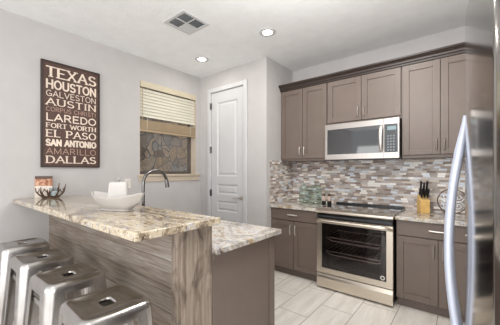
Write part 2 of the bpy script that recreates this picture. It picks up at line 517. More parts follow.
def blind():
    t = thing('window_blind', 'cream horizontal slat blind half raised in the window', 'blind', (XL-.024, (WY0+WY1)/2, WZ1))
    hw = (WY1-WY0)/2-.01
    box('valance', M['blindval'], (.016, .036, -hw, hw, -.082, -.002), t, bevel=.004)
    bm = bmesh.new()
    z = -.11
    while z > -.49:
        # slightly tilted curved slat, room-side edge lower
        add_loft(bm, [[(-.010, y, z+.0225), (.001, y, z+.002), (.010, y, z-.0215), (.0085, y, z-.022), (-.001, y, z+.001), (-.0115, y, z+.022)] for y in (-hw, hw)])
        z -= .0428
    obj('slats', bm, M['blind'], t)
    bm = bmesh.new()
    for i in range(11):
        add_box(bm, -.022, .022, -hw, hw, -.525-i*.0115, -.5165-i*.0115)
    obj('slat_stack', bm, M['blindtan'], t)['label'] = 'tan stack of gathered slats'
    box('bottom_rail', M['blindtan'], (-.024, .024, -hw, hw, -.672, -.645), t, bevel=.004)
    for y in (-hw+.1, hw-.1):
        bm = bmesh.new()
        add_tube(bm, [(.025, y, -.08), (.025, y, -.65)], .0018, 6)
        obj('ladder_cord', bm, M['blind'], t)
    bm = bmesh.new()
    add_tube(bm, [(.028, -hw+.03, -.08), (.028, -hw+.03, -.66)], .004, 6)
    obj('tilt_wand', bm, M['blindtan'], t)
blind()

# outlet plate on left wall
def plate(y, z):
    t = thing('wall_outlet', 'white outlet cover plate on left wall below the window', 'outlet', (XL, y, z))
    box('cover_plate', M['outlet'], (0, .006, -.038, .038, -.06, .06), t, bevel=.003)
    for dz in (-.026, .026):
        s = box('socket', M['outlet'], (.006, .009, -.017, .017, dz-.014, dz+.014), t, bevel=.002)
        bm = bmesh.new()
        for dy in (-.006, .006): add_box(bm, .009, .0094, dy-.0012, dy+.0012, dz-.003, dz+.006)
        obj('slot', bm, M['darkgrey'], s)
plate(1.69, 1.19)

# ------------------------------------------------------------------ ceiling fittings
def downlight(x, y, label, real=True):
    t = thing('recessed_light', label, 'ceiling light', (x, y, H), 0, 'recessed ceiling lights')
    bm = bmesh.new()
    add_lathe(bm, [(.052, -.001), (.056, -.008), (.088, -.006), (.092, 0), (.052, 0)], n=40, cap0=False, cap1=False)
    obj('trim_ring', bm, M['trim'], t, smooth=40)
    bm = bmesh.new(); add_lathe(bm, [(.052, -.003), (.052, 0)], n=40)
    obj('lens', bm, M['lamp'], t)
    l = bpy.data.lights.new('downlight_beam', 'AREA'); l.shape = 'DISK'; l.size = .12; l.energy = 3.5
    l.color = (1, .95, .88)
    lo = bpy.data.objects.new('downlight_beam', l); COL.objects.link(lo); lo.parent = t; lo.location = (0, 0, -.012)
downlight(-1.68, 2.39, 'lit recessed downlight in ceiling nearer the range cabinets')
downlight(-2.77, 2.41, 'lit recessed downlight in ceiling by the pantry door and window')
def vent():
    t = thing('ceiling_vent', 'square white ceiling air vent with slatted quadrants', 'air vent', (-2.215, 1.725, H))
    hx = .163
    bm = bmesh.new()
    for a in ((-hx, hx, -hx, -hx+.032), (-hx, hx, hx-.032, hx), (-hx, -hx+.032, -hx+.032, hx-.032), (hx-.032, hx, -hx+.032, hx-.032)):
        add_box(bm, *a, -.010, 0)
    add_box(bm, -.006, .006, -hx+.032, hx-.032, -.009, 0); 
    add_box(bm, -hx+.032, -.006, -.006, .006, -.009, 0); add_box(bm, .006, hx-.032, -.006, .006, -.009, 0)
    obj('frame', bm, M['trim'], t, bevel=.002)
    box('duct_backing', M['key'], (-hx+.03, hx-.03, -hx+.03, hx-.03, -.0015, 0), t)
    L = hx-.034
    for qx, qy, al, sg in ((-1, -1, 'x', -1), (1, -1, 'x', -1), (-1, 1, 'x', -1), (1, 1, 'x', 1)):
        bm = bmesh.new()
        for i in range(7):
            c = .014 + (L-.018)*i/6*.98
            s = sg*.004
            if al == 'x':
                p = [(c-.0045+0, -.0095), (c-.0035, -.0095), (c+.0055, -.002), (c+.0045, -.002)] if sg > 0 else [(c+.0045, -.0095), (c+.0035, -.0095), (c-.0055, -.002), (c-.0045, -.002)]
                add_loft(bm, [[(xx, qy*y, z) for y, z in p] for xx in (qx*.007, qx*L)])
            else:
                p = [(c-.0045, -.0095), (c-.0035, -.0095), (c+.0055, -.002), (c+.0045, -.002)]
                add_loft(bm, [[(qx*x, yy, z) for x, z in p] for yy in (qy*.007, qy*L)])
        obj('louvre_panel', bm, M['trim'], t)
vent()

# ------------------------------------------------------------------ breakfast bar and island
BY0, BY1, PX1 = .862, 1.062, -1.137
t = thing('bar_partition', 'raised bar wall clad in weathered horizontal wood planks', 'bar', (-2.2, .95, 0))
def P(o, t):  # parent while keeping world coordinates of the mesh
    o.parent = t; o.matrix_parent_inverse = Matrix.Translation(-Vector(t.location)); return o
P(box('stud_core', M['wall'], (XL, PX1-.03, BY0+.02, BY1, 0, 1.039)), t)
P(box('plank_cladding', M['planks'], (XL, PX1-.095, BY0, BY0+.02, 0, 1.039)), t)
P(box('corner_post', M['post'], (PX1-.09, PX1, BY0-.008, BY1+.005, 0, 1.039), bevel=.004), t)['label'] = 'vertical weathered end post'
bm = bmesh.new()
add_box(bm, XL, -1.088, .577, 1.088, 1.04, 1.079)
o = tag(obj('bar_countertop', bm, M['granite_bar'], bevel=.006, bseg=3), 'cream and brown granite slab topping the raised bar', 'countertop')

CZ = .90
t = thing('island_cabinet', 'taupe island base cabinet behind the raised bar', 'cabinet', (-2.2, 1.4, 0))
IY0, IY1, PX1 = 1.070, 1.70, -1.13
bm = bmesh.new()
add_box(bm, XL+.02, PX1-.02, IY0, IY0+.02, .1, CZ-.036); add_box(bm, XL+.02, PX1-.02, IY0+.02, IY1-.02, .1, .12)
add_box(bm, XL+.02, XL+.04, IY0+.02, IY1-.02, .12, CZ-.036); add_box(bm, PX1-.04, PX1-.02, IY0+.02, IY1-.02, .12, CZ-.036)
P(obj('carcass', bm, M['cab']), t)
bm = bmesh.new()
add_box(bm, PX1-.02, PX1-.008, IY0, IY1, 0, CZ-.036)
st = .062
add_box(bm, PX1-.008, PX1, IY1-st, IY1, 0, CZ-.036)
add_box(bm, PX1-.008, PX1, IY0, IY1-st, CZ-.036-.035, CZ-.036)
P(obj('end_panel', bm, M['cab'], bevel=.0015), t)
for i in range(3):
    xa = XL+.05+i*.715
    bm = bmesh.new()
    for d in ((xa, xa+.06, .12, .84), (xa+.64, xa+.70, .12, .84), (xa+.06, xa+.64, .12, .18), (xa+.06, xa+.64, .78, .84)):
        add_box(bm, d[0], d[1], IY1-.02, IY1, d[2], d[3])
    add_box(bm, xa+.06, xa+.64, IY1-.02, IY1-.01, .18, .78)
    P(obj('door', bm, M['cab']), t)
# island counter with sink cut-out
bm = bmesh.new()
SX0, SX1, SY0, SY1 = -2.45, -1.75, 1.22, 1.62
y1 = 1.75
for d in ((XL, SX0, 1.069, y1), (SX1, -1.10, 1.069, y1), (SX0, SX1, 1.069, SY0), (SX0, SX1, SY1, y1)):
    add_box(bm, *d, CZ-.035, CZ)
bmesh.ops.remove_doubles(bm, verts=bm.verts, dist=.0005)
tag(obj('island_countertop', bm, M['granite'], bevel=.004), 'lower pale granite counter behind the bar above taupe end panel', 'countertop')
bm = bmesh.new()
add_loft(bm, [[(x, y, z) for x, y in rrect((SX1-SX0)/2+o_, (SY1-SY0)/2+o_, .04, 5, (SX0+SX1)/2, (SY0+SY1)/2)] for o_, z in
              ((.02, CZ-.036), (.0, CZ-.036), (-.012, CZ-.20), (-.2, CZ-.205))], cap0=False)
tag(obj('kitchen_sink', bm, M['nickel'], smooth=40), 'steel sink basin set in the lower island counter', 'sink')
def faucet():
    t = thing('kitchen_faucet', 'dark steel gooseneck faucet arching up behind the bar', 'faucet', (-2.03, 1.15, CZ))
    bm = bmesh.new()
    add_lathe(bm, [(.028, 0), (.028, .008), (.021, .012), (.020, .10), (.016, .11)], n=24)
    obj('base', bm, M['chrome'], t, smooth=40)
    bm = bmesh.new()
    R = .108
    pts = [(0, 0, .10), (0, 0, .2), (0, 0, .33)]
    for i in range(1, 15):
        a = PI - PI*.93*i/14
        pts.append((.0, R+R*math.cos(a), .345+.105*math.sin(a)))
    add_tube(bm, pts, .0125, 14)
    obj('spout', bm, M['chrome'], t, smooth=50)
    ex, ey, ez = pts[-1]
    bm = bmesh.new()
    add_tube(bm, [(0, ey, ez+.004), (0, ey+.004, ez-.02), (0, ey+.010, ez-.065)], .0165, 14, taper=[.85, 1, 1.15])
    obj('spray_head', bm, M['chrome'], t, smooth=50)
    bm = bmesh.new()
    add_tube(bm, [(.018, 0, .06), (.045, 0, .064), (.09, 0, .11)], .006, 10)
    obj('lever', bm, M['chrome'], t, smooth=50)
faucet()

# ------------------------------------------------------------------ cabinets along the back wall
def pull(bm, x, y, z, L, vert):
    r = .007
    pts = []
    for i in range(9):
        s = -1+2*i/8
        d = .028*(1-s**4*.25)
        pts.append((x, y-d, z+s*L/2) if vert else (x+s*L/2, y-d, z))
    add_tube(bm, pts, r, 8, r2=r*1.3)
    for s in (-.72, .72):
        p = (x, y, z+s*L/2) if vert else (x+s*L/2, y, z)
        add_tube(bm, [p, (p[0], y-.026, p[2])], .0045, 8)
def shaker(parent, x0, x1, z0, z1, y, name='door', rail=.062, pullpos=None, vert=True, L=.125, pname='pull'):
    """y = front plane; leaf is 20 mm thick behind it. Coordinates local to parent."""
    bm = bmesh.new()
    g = .0025
    x0 += g; x1 -= g; z0 += g; z1 -= g
    if rail:
        add_box(bm, x0, x0+rail, y, y+.02, z0, z1); add_box(bm, x1-rail, x1, y, y+.02, z0, z1)
        add_box(bm, x0+rail, x1-rail, y, y+.02, z0, z0+rail); add_box(bm, x0+rail, x1-rail, y, y+.02, z1-rail, z1)
        add_box(bm, x0+rail, x1-rail, y+.010, y+.02, z0+rail, z1-rail)
    else:
        add_box(bm, x0, x1, y, y+.02, z0, z1)
    d = obj(name, bm, M['cab'], parent, bevel=.0012, bseg=1)
    if pullpos:
        bm = bmesh.new(); pull(bm, pullpos[0], y, pullpos[1], L, vert)
        obj(pname, bm, M['nickel'], d, smooth=50)['label'] = 'brushed nickel bar pull'
    return d
FY = 2.995   # door fronts of the base run
def base_cab(label, x0, x1, n, shift=0):
    cx = (x0+x1)/2; w = (x1-x0)/2
    t = thing('base_cabinet', label, 'cabinet', (cx, FY, 0), 0, 'base cabinets along the back wall')
    bm = bmesh.new()
    add_box(bm, -w, w, .021, YB-.01-FY, .09, CZ-.037)
    obj('carcass', bm, M['cab'], t)
    box('toe_kick', M['cab'], (-w, w, .06, .08, 0, .09), t)
    shaker(t, -w, w, .715, .862, 0, 'drawer', 0, (0, .79), False, .14)
    for i in range(n):
        a = -w+2*w*i/n; b = -w+2*w*(i+1)/n
        px = (b-.035 if i == 0 else a+.035) if n > 1 else b-.035
        shaker(t, a, b, .095, .71, 0, 'door', .06, (px, .60))
    return t
base_cab('taupe two-door base cabinet left of the range', -2.049, -1.368, 2)
base_cab('taupe two-door base cabinet right of the range under the knife block', -.545, .142, 2)
base_cab('taupe base cabinet behind the refrigerator by the right wall', .142, .878, 2)
bm = bmesh.new(); add_box(bm, XR+.009, -1.362, 2.965, YB-.009, CZ-.035, CZ)
tag(obj('range_countertop', bm, M['granite'], bevel=.004), 'short granite counter left of the range holding glass jars', 'countertop')
bm = bmesh.new(); add_box(bm, -.553, XE-.002, 2.965, YB-.009, CZ-.035, CZ)
tag(obj('range_countertop', bm, M['granite'], bevel=.004), 'granite counter right of the range holding the knife block', 'countertop')

UY = 3.235
def upper(label, x0, x1, z0, z1, L=.11):
    cx = (x0+x1)/2; w = (x1-x0)/2
    t = thing('wall_cabinet', label, 'cabinet', (cx, UY, z0), 0, 'taupe wall cabinets')
    bm = bmesh.new(); add_box(bm, -w, w, .021, YB-UY, 0, z1-z0)
    obj('carcass', bm, M['cab'], t)
    h = z1-z0
    for i in range(2):
        a, b = (-w+.004, 0) if i == 0 else (0, w-.004)
        px = -.032 if i == 0 else .032
        shaker(t, a, b, .028, h, 0, 'door', .062, (px, .028+.10), True, L)
UZ0, UZ1 = 1.483, 2.455
upper('taupe two-door wall cabinet left of the microwave', XR+.002, -1.365, UZ0, UZ1)
upper('short taupe two-door wall cabinet above the microwave', -1.362, -.54, 1.91, UZ1)
upper('taupe two-door wall cabinet right of the microwave above the knife block', -.537, .135, UZ0, UZ1)
upper('taupe wall cabinet by right wall beyond the refrigerator', .138, XE-.002, UZ0, UZ1)
# crown moulding
bm = bmesh.new()
prof = [(.02, 0), (-.008, 0), (-.010, .018), (-.022, .024), (-.026, .040), (-.050, .062), (-.056, .066), (-.056, .082), (.02, .082)]
add_loft(bm, [[(x, UY+y, UZ1-.008+.010+z) for y, z in prof] for x in (XR+.001, XE-.001)])
tag(obj('crown_moulding', bm, M['crown']), 'dark brown crown moulding running along the tops of the wall cabinets', 'moulding')

# ------------------------------------------------------------------ microwave
def microwave():
    x0, x1, z0, z1 = -1.352, -.546, 1.484, 1.906
    yf = 3.15
    t = thing('microwave', 'stainless over-range microwave with dark glass door', 'microwave', ((x0+x1)/2, yf, z0))
    w = (x1-x0)/2; h = z1-z0
    box('body', M['darkgrey'], (-w, w, .03, YB-yf, 0, h), t)
    dx = w-.15       # door right edge
    bm = bmesh.new()
    gx0, gx1, gz0, gz1 = -w+.028, dx-.006, .06, h-.062
    for d in ((-w, gx0, 0, h), (gx1, dx, 0, h), (gx0, gx1, 0, gz0), (gx0, gx1, gz1, h)):
        add_box(bm, d[0], d[1], 0, .03, d[2], d[3])
    d = obj('door', bm, M['mwsteel'], t)
    box('door_glass', M['blackglass'], (gx0, gx1, .004, .02, gz0, gz1), d)
    bm = bmesh.new()
    hx = dx-.022
    pts = [(hx, -.004-.034*math.sin(PI*min(1, max(0, (i/16)))) ** .6 if 0 < i < 16 else -.002, .075+(h-.15)*i/16) for i in range(17)]
    add_tube(bm, pts, .010, 10, r2=.017, up=(0, 1, 0))
    obj('handle', bm, M['nickel'], d, smooth=50)
    bm = bmesh.new()
    for dd in ((dx+.003, w, 0, .06), (dx+.003, w, h-.06, h), (dx+.003, dx+.008, .06, h-.06), (w-.012, w, .06, h-.06)):
        add_box(bm, dd[0], dd[1], 0, .03, dd[2], dd[3])
    cp = obj('control_panel', bm, M['mwsteel'], t)
    kp = box('keypad', M['darkgrey'], (dx+.008, w-.012, .002, .025, .06, h-.06), t); kp['label'] = 'dark grey keypad panel'
    box('display', M['display'], (dx+.038, w-.03, 0, .002, h-.125, h-.085), kp)
    bm = bmesh.new()
    for r in range(6):
        for c in range(3):
            cx = dx+.045+c*.027; cz = .085+r*.03
            add_box(bm, cx-.008, cx+.008, .0005, .002, cz-.008, cz+.008)
    obj('buttons', bm, M['key'], kp)
microwave()

# ------------------------------------------------------------------ range
def cooking_range():
    x0, x1 = -1.352, -.560
    yf = 2.915
    t = thing('kitchen_range', 'stainless slide-in electric range with black glass cooktop', 'range', ((x0+x1)/2, yf, 0))
    w = (x1-x0)/2
    D = YB-.012-yf
    # body with open oven cavity
    bm = bmesh.new()
    add_box(bm, -w+.006, -w+.05, .045, D, .03, .862); add_box(bm, w-.05, w-.006, .045, D, .03, .862)
    add_box(bm, -w+.05, w-.05, .045, D, .03, .20); add_box(bm, -w+.05, w-.05, .045, D, .80, .862)
    add_box(bm, -w+.05, w-.05, D-.06, D, .20, .80)
    obj('oven_body', bm, M['ovenin'], t)
    for z in (.42, .58):
        bm = bmesh.new()
        for y in (.08, .5):
            add_tube(bm, [(-w+.055, y, z), (w-.055, y, z)], .005, 6)
        add_tube(bm, [(-w+.055, .065, z+.0), (-w+.16, .06, z-.03), (w-.16, .06, z-.03), (w-.055, .065, z)], .005, 6)
        for i in range(13):
            x = -w+.07+(2*w-.14)*i/12
            add_tube(bm, [(x, .08, z), (x, .5, z)], .0028, 6)
        obj('oven_rack', bm, M['nickel'], t, smooth=50)
    # door
    bm = bmesh.new()
    dz0, dz1 = .185, .80
    gx, gz0, gz1 = w-.058, .245, .752
    for d in ((-w, -gx, dz0, dz1), (gx, w, dz0, dz1), (-gx, gx, dz0, gz0), (-gx, gx, gz1, dz1)):
        add_box(bm, d[0], d[1], 0, .04, d[2], d[3])
    d = obj('oven_door', bm, M['steel'], t)
    box('door_glass', M['ovenglass'], (-gx, gx, .004, .010, gz0, gz1), d)
    bm = bmesh.new()
    b = .045
    for q in ((-gx, -gx+b, gz0, gz1), (gx-b*1.2, gx, gz0, gz1), (-gx+b, gx-b*1.2, gz0, gz0+.05), (-gx+b, gx-b*1.2, gz1-.04, gz1)):
        add_box(bm, q[0], q[1], .012, .016, q[2], q[3])
    obj('glass_border', bm, M['black'], d)['label'] = 'black printed border of the oven glass'
    bm = bmesh.new()
    add_loft(bm, [[(gx-.035+.022*math.cos(a*PI/12), y, gz0+.032+.022*math.sin(a*PI/12)) for a in range(24)] for y in (.0025, .004)])
    st = obj('sticker', bm, M['outlet'], d); st['label'] = 'small round white sticker'
    bm = bmesh.new()
    add_loft(bm, [[(gx-.035+.013*math.cos(a*PI/12), y, gz0+.032+.013*math.sin(a*PI/12)) for a in range(24)] for y in (.0015, .0025)])
    obj('sticker_mark', bm, M['darkgrey'], st)
    # broad handle along the door top
    bm = bmesh.new()
    pts = []
    for i in range(25):
        s = -1+2*i/24
        pts.append((s*(w-.004), -.045*(1-abs(s)**8)-.002, dz1-.018-.018*abs(s)**10))
    add_tube(bm, pts, .017, 12, r2=.012, up=(0, 0, 1))
    obj('door_handle', bm, M['steel'], d, smooth=50)
    # vent band, drawer, cooktop
    box('vent_band', M['black'], (-w+.004, w-.004, .012, .05, .803, .868), t)
    bm = bmesh.new(); add_box(bm, -w+.01, w-.01, .006, .012, .822, .838)
    obj('vent_strip', bm, M['darkgrey'], t)
    bm = bmesh.new()
    add_loft(bm, [[(x, y, z) for y, z in ((.006, .02), (0, .03), (-.002, .13), (.004, .155), (.012, .172), (.04, .172), (.04, .02))] for x in (-w, w)])
    obj('storage_drawer', bm, M['steel'], t)
    box('plinth', M['black'], (-w+.02, w-.02, .06, .08, 0, .03), t)
    bm = bmesh.new()
    add_loft(bm, [[(x, y, z) for y, z in ((-.018, .870), (-.026, .880), (-.024, .898), (.010, .916), (.045, .916), (.045, .870))] for x in (-w-.004, w+.004)])
    obj('front_trim', bm, M['steel'], t)
    ct = box('cooktop_glass', M['blackglass'], (-w-.004, w+.004, .045, D-.06, .902, .915), t)
    bm = bmesh.new()
    for cx, cy, r in ((-.2, .2, .085), (.2, .2, .11), (-.2, .44, .11), (.2, .44, .085), (0, .47, .06)):
        for rr in (r, r*.7):
            pts = 40
            add_loft(bm, [[(cx+q*math.cos(2*PI*i/pts), cy+q*math.sin(2*PI*i/pts), .9153) for i in range(pts)] for q in (rr-.0015, rr+.0015)], False, False)
    obj('burner_rings', bm, M['ringprint'], ct)
    bm = bmesh.new()
    for i in range(9):
        x = .07+i*.033
        add_box(bm, x-.009, x+.009, .062, .080, .915, .9154)
    obj('touch_controls', bm, M['ringprint'], ct)
    bm = bmesh.new()
    for i in range(5):
        x = -.33+i*.035
        add_box(bm, x-.009, x+.009, .062, .080, .915, .9154)
    obj('touch_controls', bm, M['ringprint'], ct)
    box('back_vent', M['black'], (-w, w, D-.06, D, .87, .935), t, bevel=.006)
cooking_range()

# ------------------------------------------------------------------ refrigerator
def fridge():
    yc, hw = 1.12, .455
    k = .24
    face = lambda y: -.004 + k*(y-yc)**2
    t = thing('refrigerator', 'tall stainless refrigerator with bowed doors at the right edge', 'refrigerator', (.0, yc, 0))
    zt = 1.80
    box('cabinet_body', M['fridge_side'], (.105, .84, -hw+.004, hw-.004, .03, zt-.03), t, bevel=.004)
    box('base_grille', M['black'], (.11, .18, -hw+.02, hw-.02, 0, .03), t)
    for s, lab in ((-1, 'near'), (1, 'far')):
        ys = [-hw, -.004] if s < 0 else [.004, hw]
        poly = []
        n = 28
        for i in range(n+1):
            y = ys[0]+(ys[1]-ys[0])*i/n
            e = min(y-ys[0], ys[1]-y)
            rr = .010
            add = 0 if e >= rr else rr - math.sqrt(max(0, rr*rr-(rr-e)**2))
            poly.append((face(y+yc)+add, y))
        poly += [(.10, ys[1]), (.10, ys[0])]
        bm = bmesh.new()
        add_prism(bm, poly, .06, zt)
        d = obj('door', bm, M['fridge'], t, smooth=35)
        y = -.040 if s < 0 else .050
        bm = bmesh.new()
        pts, tp = [], []
        za, zb = .685, 1.515
        for i in range(41):
            q = i/40
            b = (1-(2*q-1)**2)**1.25
            pts.append((face(y+yc)+.002-.044*b, y, za+(zb-za)*q))
            tp.append(.55+.45*min(1, 8*q, 8*(1-q)))
        add_tube(bm, pts, .011, 14, r2=.0125, taper=tp, up=(0, 1, 0))
        obj('handle', bm, M['handle_steel'], d, smooth=50)
fridge()

# ------------------------------------------------------------------ bar stools
def make_stool(label, x, y, rz):
    t = thing('bar_stool', label, 'bar stool', (x, y, 0), rz, 'metal bar stools along the bar')
    zt = .762
    seg = 8
    bm = bmesh.new()
    rings = []
    for hx, hy, r, z in ((.036, .025, .016, zt-.010), (.038, .027, .017, zt-.005), (.043, .032, .020, zt-.002), (.06, .06, .02, zt-.002), (.112, .112, .03, zt-.002),
                         (.117, .117, .032, zt+.001), (.124, .124, .036, zt+.003), (.136, .136, .042, zt+.001), (.146, .146, .046, zt-.008), (.150, .150, .048, zt-.022), (.152, .152, .05, zt-.055),
                         (.148, .148, .048, zt-.055), (.144, .144, .045, zt-.02)):
        ring = rrect(hx, hy, r, seg)
        rings.append([(a, b, z) for a, b in ring])
    add_loft(bm, rings, False, False)
    obj('seat', bm, M['stool'], t, smooth=38)
    box('hole_shade_plate', M['stool'], (-.125, .125, -.125, .125, zt-.042, zt-.038), t)  # plate added to block the lit floor so the hand hole looks dark
    for sx, sy in ((1, 1), (-1, 1), (-1, -1), (1, -1)):
        bm = bmesh.new()
        rows = []
        for i in range(9):
            q = i/8
            z = zt-.03 - (zt-.045)*q
            c = .151 + .042*q        # outer corner half-size
            wd = .088*(1-q)+.034*q   # width of each face
            r = .046*(1-q)+.02*q
            th = .003
            def arc(off):
                pts = [(c-off, c-wd)]
                for kk in range(7):
                    a = kk/6*PI/2
                    pts.append((c-r+(r-off)*math.cos(a), c-r+(r-off)*math.sin(a)))
                pts.append((c-wd, c-off))
                return pts
            loop = arc(0)+list(reversed(arc(th)))
            rows.append([(sx*a, sy*b, z) for a, b in loop])
        add_loft(bm, rows)
        lg = obj('leg', bm, M['stool'], t, smooth=40)
        bm = bmesh.new()
        add_box(bm, *sorted((sx*.161, sx*.195)), *sorted((sy*.161, sy*.195)), 0, .018)
        obj('foot', bm, M['rubber'], lg, bevel=.004)
    # lower footrest straps and upper apron straps
    for zz, cc, nm, hh in ((.24, .179, 'footrest', .016), (.655, .152, 'apron_strap', .014)):
        for ax in range(4):
            bm = bmesh.new()
            L = cc-.03
            if ax == 0: add_box(bm, -L, L, cc-.010, cc-.006, zz-hh, zz+hh)
            if ax == 1: add_box(bm, -L, L, -cc+.006, -cc+.010, zz-hh, zz+hh)
            if ax == 2: add_box(bm, cc-.010, cc-.006, -L, L, zz-hh, zz+hh)
            if ax == 3: add_box(bm, -cc+.006, -cc+.010, -L, L, zz-hh, zz+hh)
            obj(nm, bm, M['stool'], t)
    return t
s0 = make_stool('metal bar stool nearest the camera at the post end of the bar', -1.255, .535, math.radians(-2))
for x, rz, lab in ((-1.765, 2, 'second metal bar stool from the post end of the bar'),
                   (-2.27, 1, 'third metal bar stool from the post end of the bar'),
                   (-2.80, -2, 'metal bar stool farthest along the bar, nearest the left wall')):
    c = copy_tree(s0); c.location = (x, .545, 0); c.rotation_euler = (0, 0, math.radians(rz)); c['label'] = lab

# ------------------------------------------------------------------ city names sign
def glyphs():
    def arc(cx, cy, rx, ry, a0, a1, n=12):
        return [(cx+rx*math.cos(math.radians(a0+(a1-a0)*i/n)), cy+ry*math.sin(math.radians(a0+(a1-a0)*i/n))) for i in range(n+1)]
    G = {}
    G['A'] = (.8, [[(.02, 0), (.4, 1)], [(.4, 1), (.78, 0)], [(.16, .34), (.64, .34)]], [(.02, 0), (.78, 0)])
    G['C'] = (.75, [arc(.42, .5, .38, .5, 48, 312)], [])
    G['D'] = (.76, [[(.08, 0), (.08, 1)], [(.08, 1), (.32, 1)] + arc(.32, .5, .4, .5, 90, -90) + [(.08, 0)]], [(.08, 0), (.08, 1)])
    G['E'] = (.66, [[(.08, 0), (.08, 1)], [(.08, 1), (.6, 1)], [(.08, .52), (.52, .52)], [(.08, 0), (.62, 0)]], [(.08, 0), (.08, 1)])
    G['F'] = (.62, [[(.08, 0), (.08, 1)], [(.08, 1), (.6, 1)], [(.08, .52), (.5, .52)]], [(.08, 0), (.08, 1)])
    G['G'] = (.8, [arc(.42, .5, .38, .5, 48, 340), [(.78, .42), (.46, .42)], [(.76, .42), (.76, .1)]], [])
    G['H'] = (.78, [[(.08, 0), (.08, 1)], [(.7, 0), (.7, 1)], [(.08, .5), (.7, .5)]], [(.08, 0), (.08, 1), (.7, 0), (.7, 1)])
    G['I'] = (.3, [[(.15, 0), (.15, 1)]], [(.15, 0), (.15, 1)])
    G['L'] = (.62, [[(.08, 0), (.08, 1)], [(.08, 0), (.6, 0)]], [(.08, 0), (.08, 1)])
    G['M'] = (.95, [[(.08, 0), (.08, 1)], [(.08, 1), (.475, .1)], [(.475, .1), (.87, 1)], [(.87, 1), (.87, 0)]], [(.08, 0), (.87, 0)])
    G['N'] = (.8, [[(.08, 0), (.08, 1)], [(.08, 1), (.72, 0)], [(.72, 0), (.72, 1)]], [(.08, 0), (.08, 1), (.72, 1)])
    G['O'] = (.84, [arc(.42, .5, .38, .5, 0, 360, 22)], [])
    G['P'] = (.68, [[(.08, 0), (.08, 1)], [(.08, 1), (.36, 1)] + arc(.36, .74, .26, .26, 90, -90) + [(.08, .48)]], [(.08, 0), (.08, 1)])
    G['R'] = (.74, [[(.08, 0), (.08, 1)], [(.08, 1), (.36, 1)] + arc(.36, .74, .26, .26, 90, -90) + [(.08, .48)], [(.36, .48), (.68, 0)]], [(.08, 0), (.08, 1), (.68, 0)])
    G['S'] = (.66, [arc(.33, .75, .26, .25, 30, 270, 10) + arc(.33, .25, .28, .25, 90, -150, 10)], [])
    G['T'] = (.7, [[(.35, 0), (.35, 1)], [(.02, 1), (.68, 1)]], [(.35, 0)])
    G['U'] = (.78, [[(.08, 1), (.08, .3)] + arc(.39, .3, .31, .3, 180, 360) + [(.7, 1)]], [(.08, 1), (.7, 1)])
    G['V'] = (.76, [[(.02, 1), (.38, 0)], [(.38, 0), (.74, 1)]], [(.02, 1), (.74, 1)])
    G['W'] = (1.1, [[(.02, 1), (.28, 0)], [(.28, 0), (.55, .9)], [(.55, .9), (.82, 0)], [(.82, 0), (1.08, 1)]], [(.02, 1), (1.08, 1)])
    G['X'] = (.74, [[(.04, 0), (.7, 1)], [(.04, 1), (.7, 0)]], [(.04, 0), (.7, 1), (.04, 1), (.7, 0)])
    G[' '] = (.34, [], [])
    return G
GL = glyphs()
def word_mesh(word, x0, x1, z0, z1, bold, serif, y):
    """lettering facing -Y, spread over the width x0..x1"""
    gap = .14
    tot = sum(GL[c][0] for c in word)+gap*(len(word)-1)
    sx = (x1-x0)/tot; sz = z1-z0
    th = bold*sz
    bm = bmesh.new()
    cnt = [0]
    def ribbon(pts, t, thin, closed=False):
        P_ = [Vector(p) for p in pts]
        yy = y-.0012-.0002*cnt[0]; cnt[0] += 1
        L, n = [], len(P_)
        for i, p in enumerate(P_):
            if closed and i in (0, n-1):
                d = (P_[1]-P_[n-2]).normalized()
            else:
                d = (P_[min(i+1, n-1)]-P_[max(i-1, 0)]).normalized()
            nrm = Vector((-d.y, d.x))
            k = t*(1-abs(nrm.y)) + thin*abs(nrm.y)
            if n > 2: k = t*abs(nrm.x)+thin*(1-abs(nrm.x))
            e = Vector((0, 0))
            if not closed and i == 0: e = -d*thin*.4
            if not closed and i == n-1: e = d*thin*.4
            L.append((p+e+nrm*k/2, p+e-nrm*k/2))
        add_loft(bm, [[(A.x, yy, A.y), (B.x, yy, B.y), (B.x, y+.0005, B.y), (A.x, y+.0005, A.y)] for A, B in L], not closed, not closed)
    cx = x0
    for c in word:
        w, strokes, feet = GL[c]
        m = th/2
        f = lambda p: (cx+p[0]*sx, z0+m+p[1]*(sz-2*m))
        cnt[0] = 0
        big, small = (th*1.2, th*.6) if serif else (th, th)
        for s in strokes:
            q = [f(p) for p in s]
            ribbon(q, big, small, len(q) > 3 and (Vector(q[0])-Vector(q[-1])).length < 1e-5)
        if serif:
            for p in feet:
                q = f(p); ribbon([(q[0]-th*.9, q[1]), (q[0]+th*.9, q[1])], th*.5, th*.5)
        cx += (w+gap)*sx
    return bm
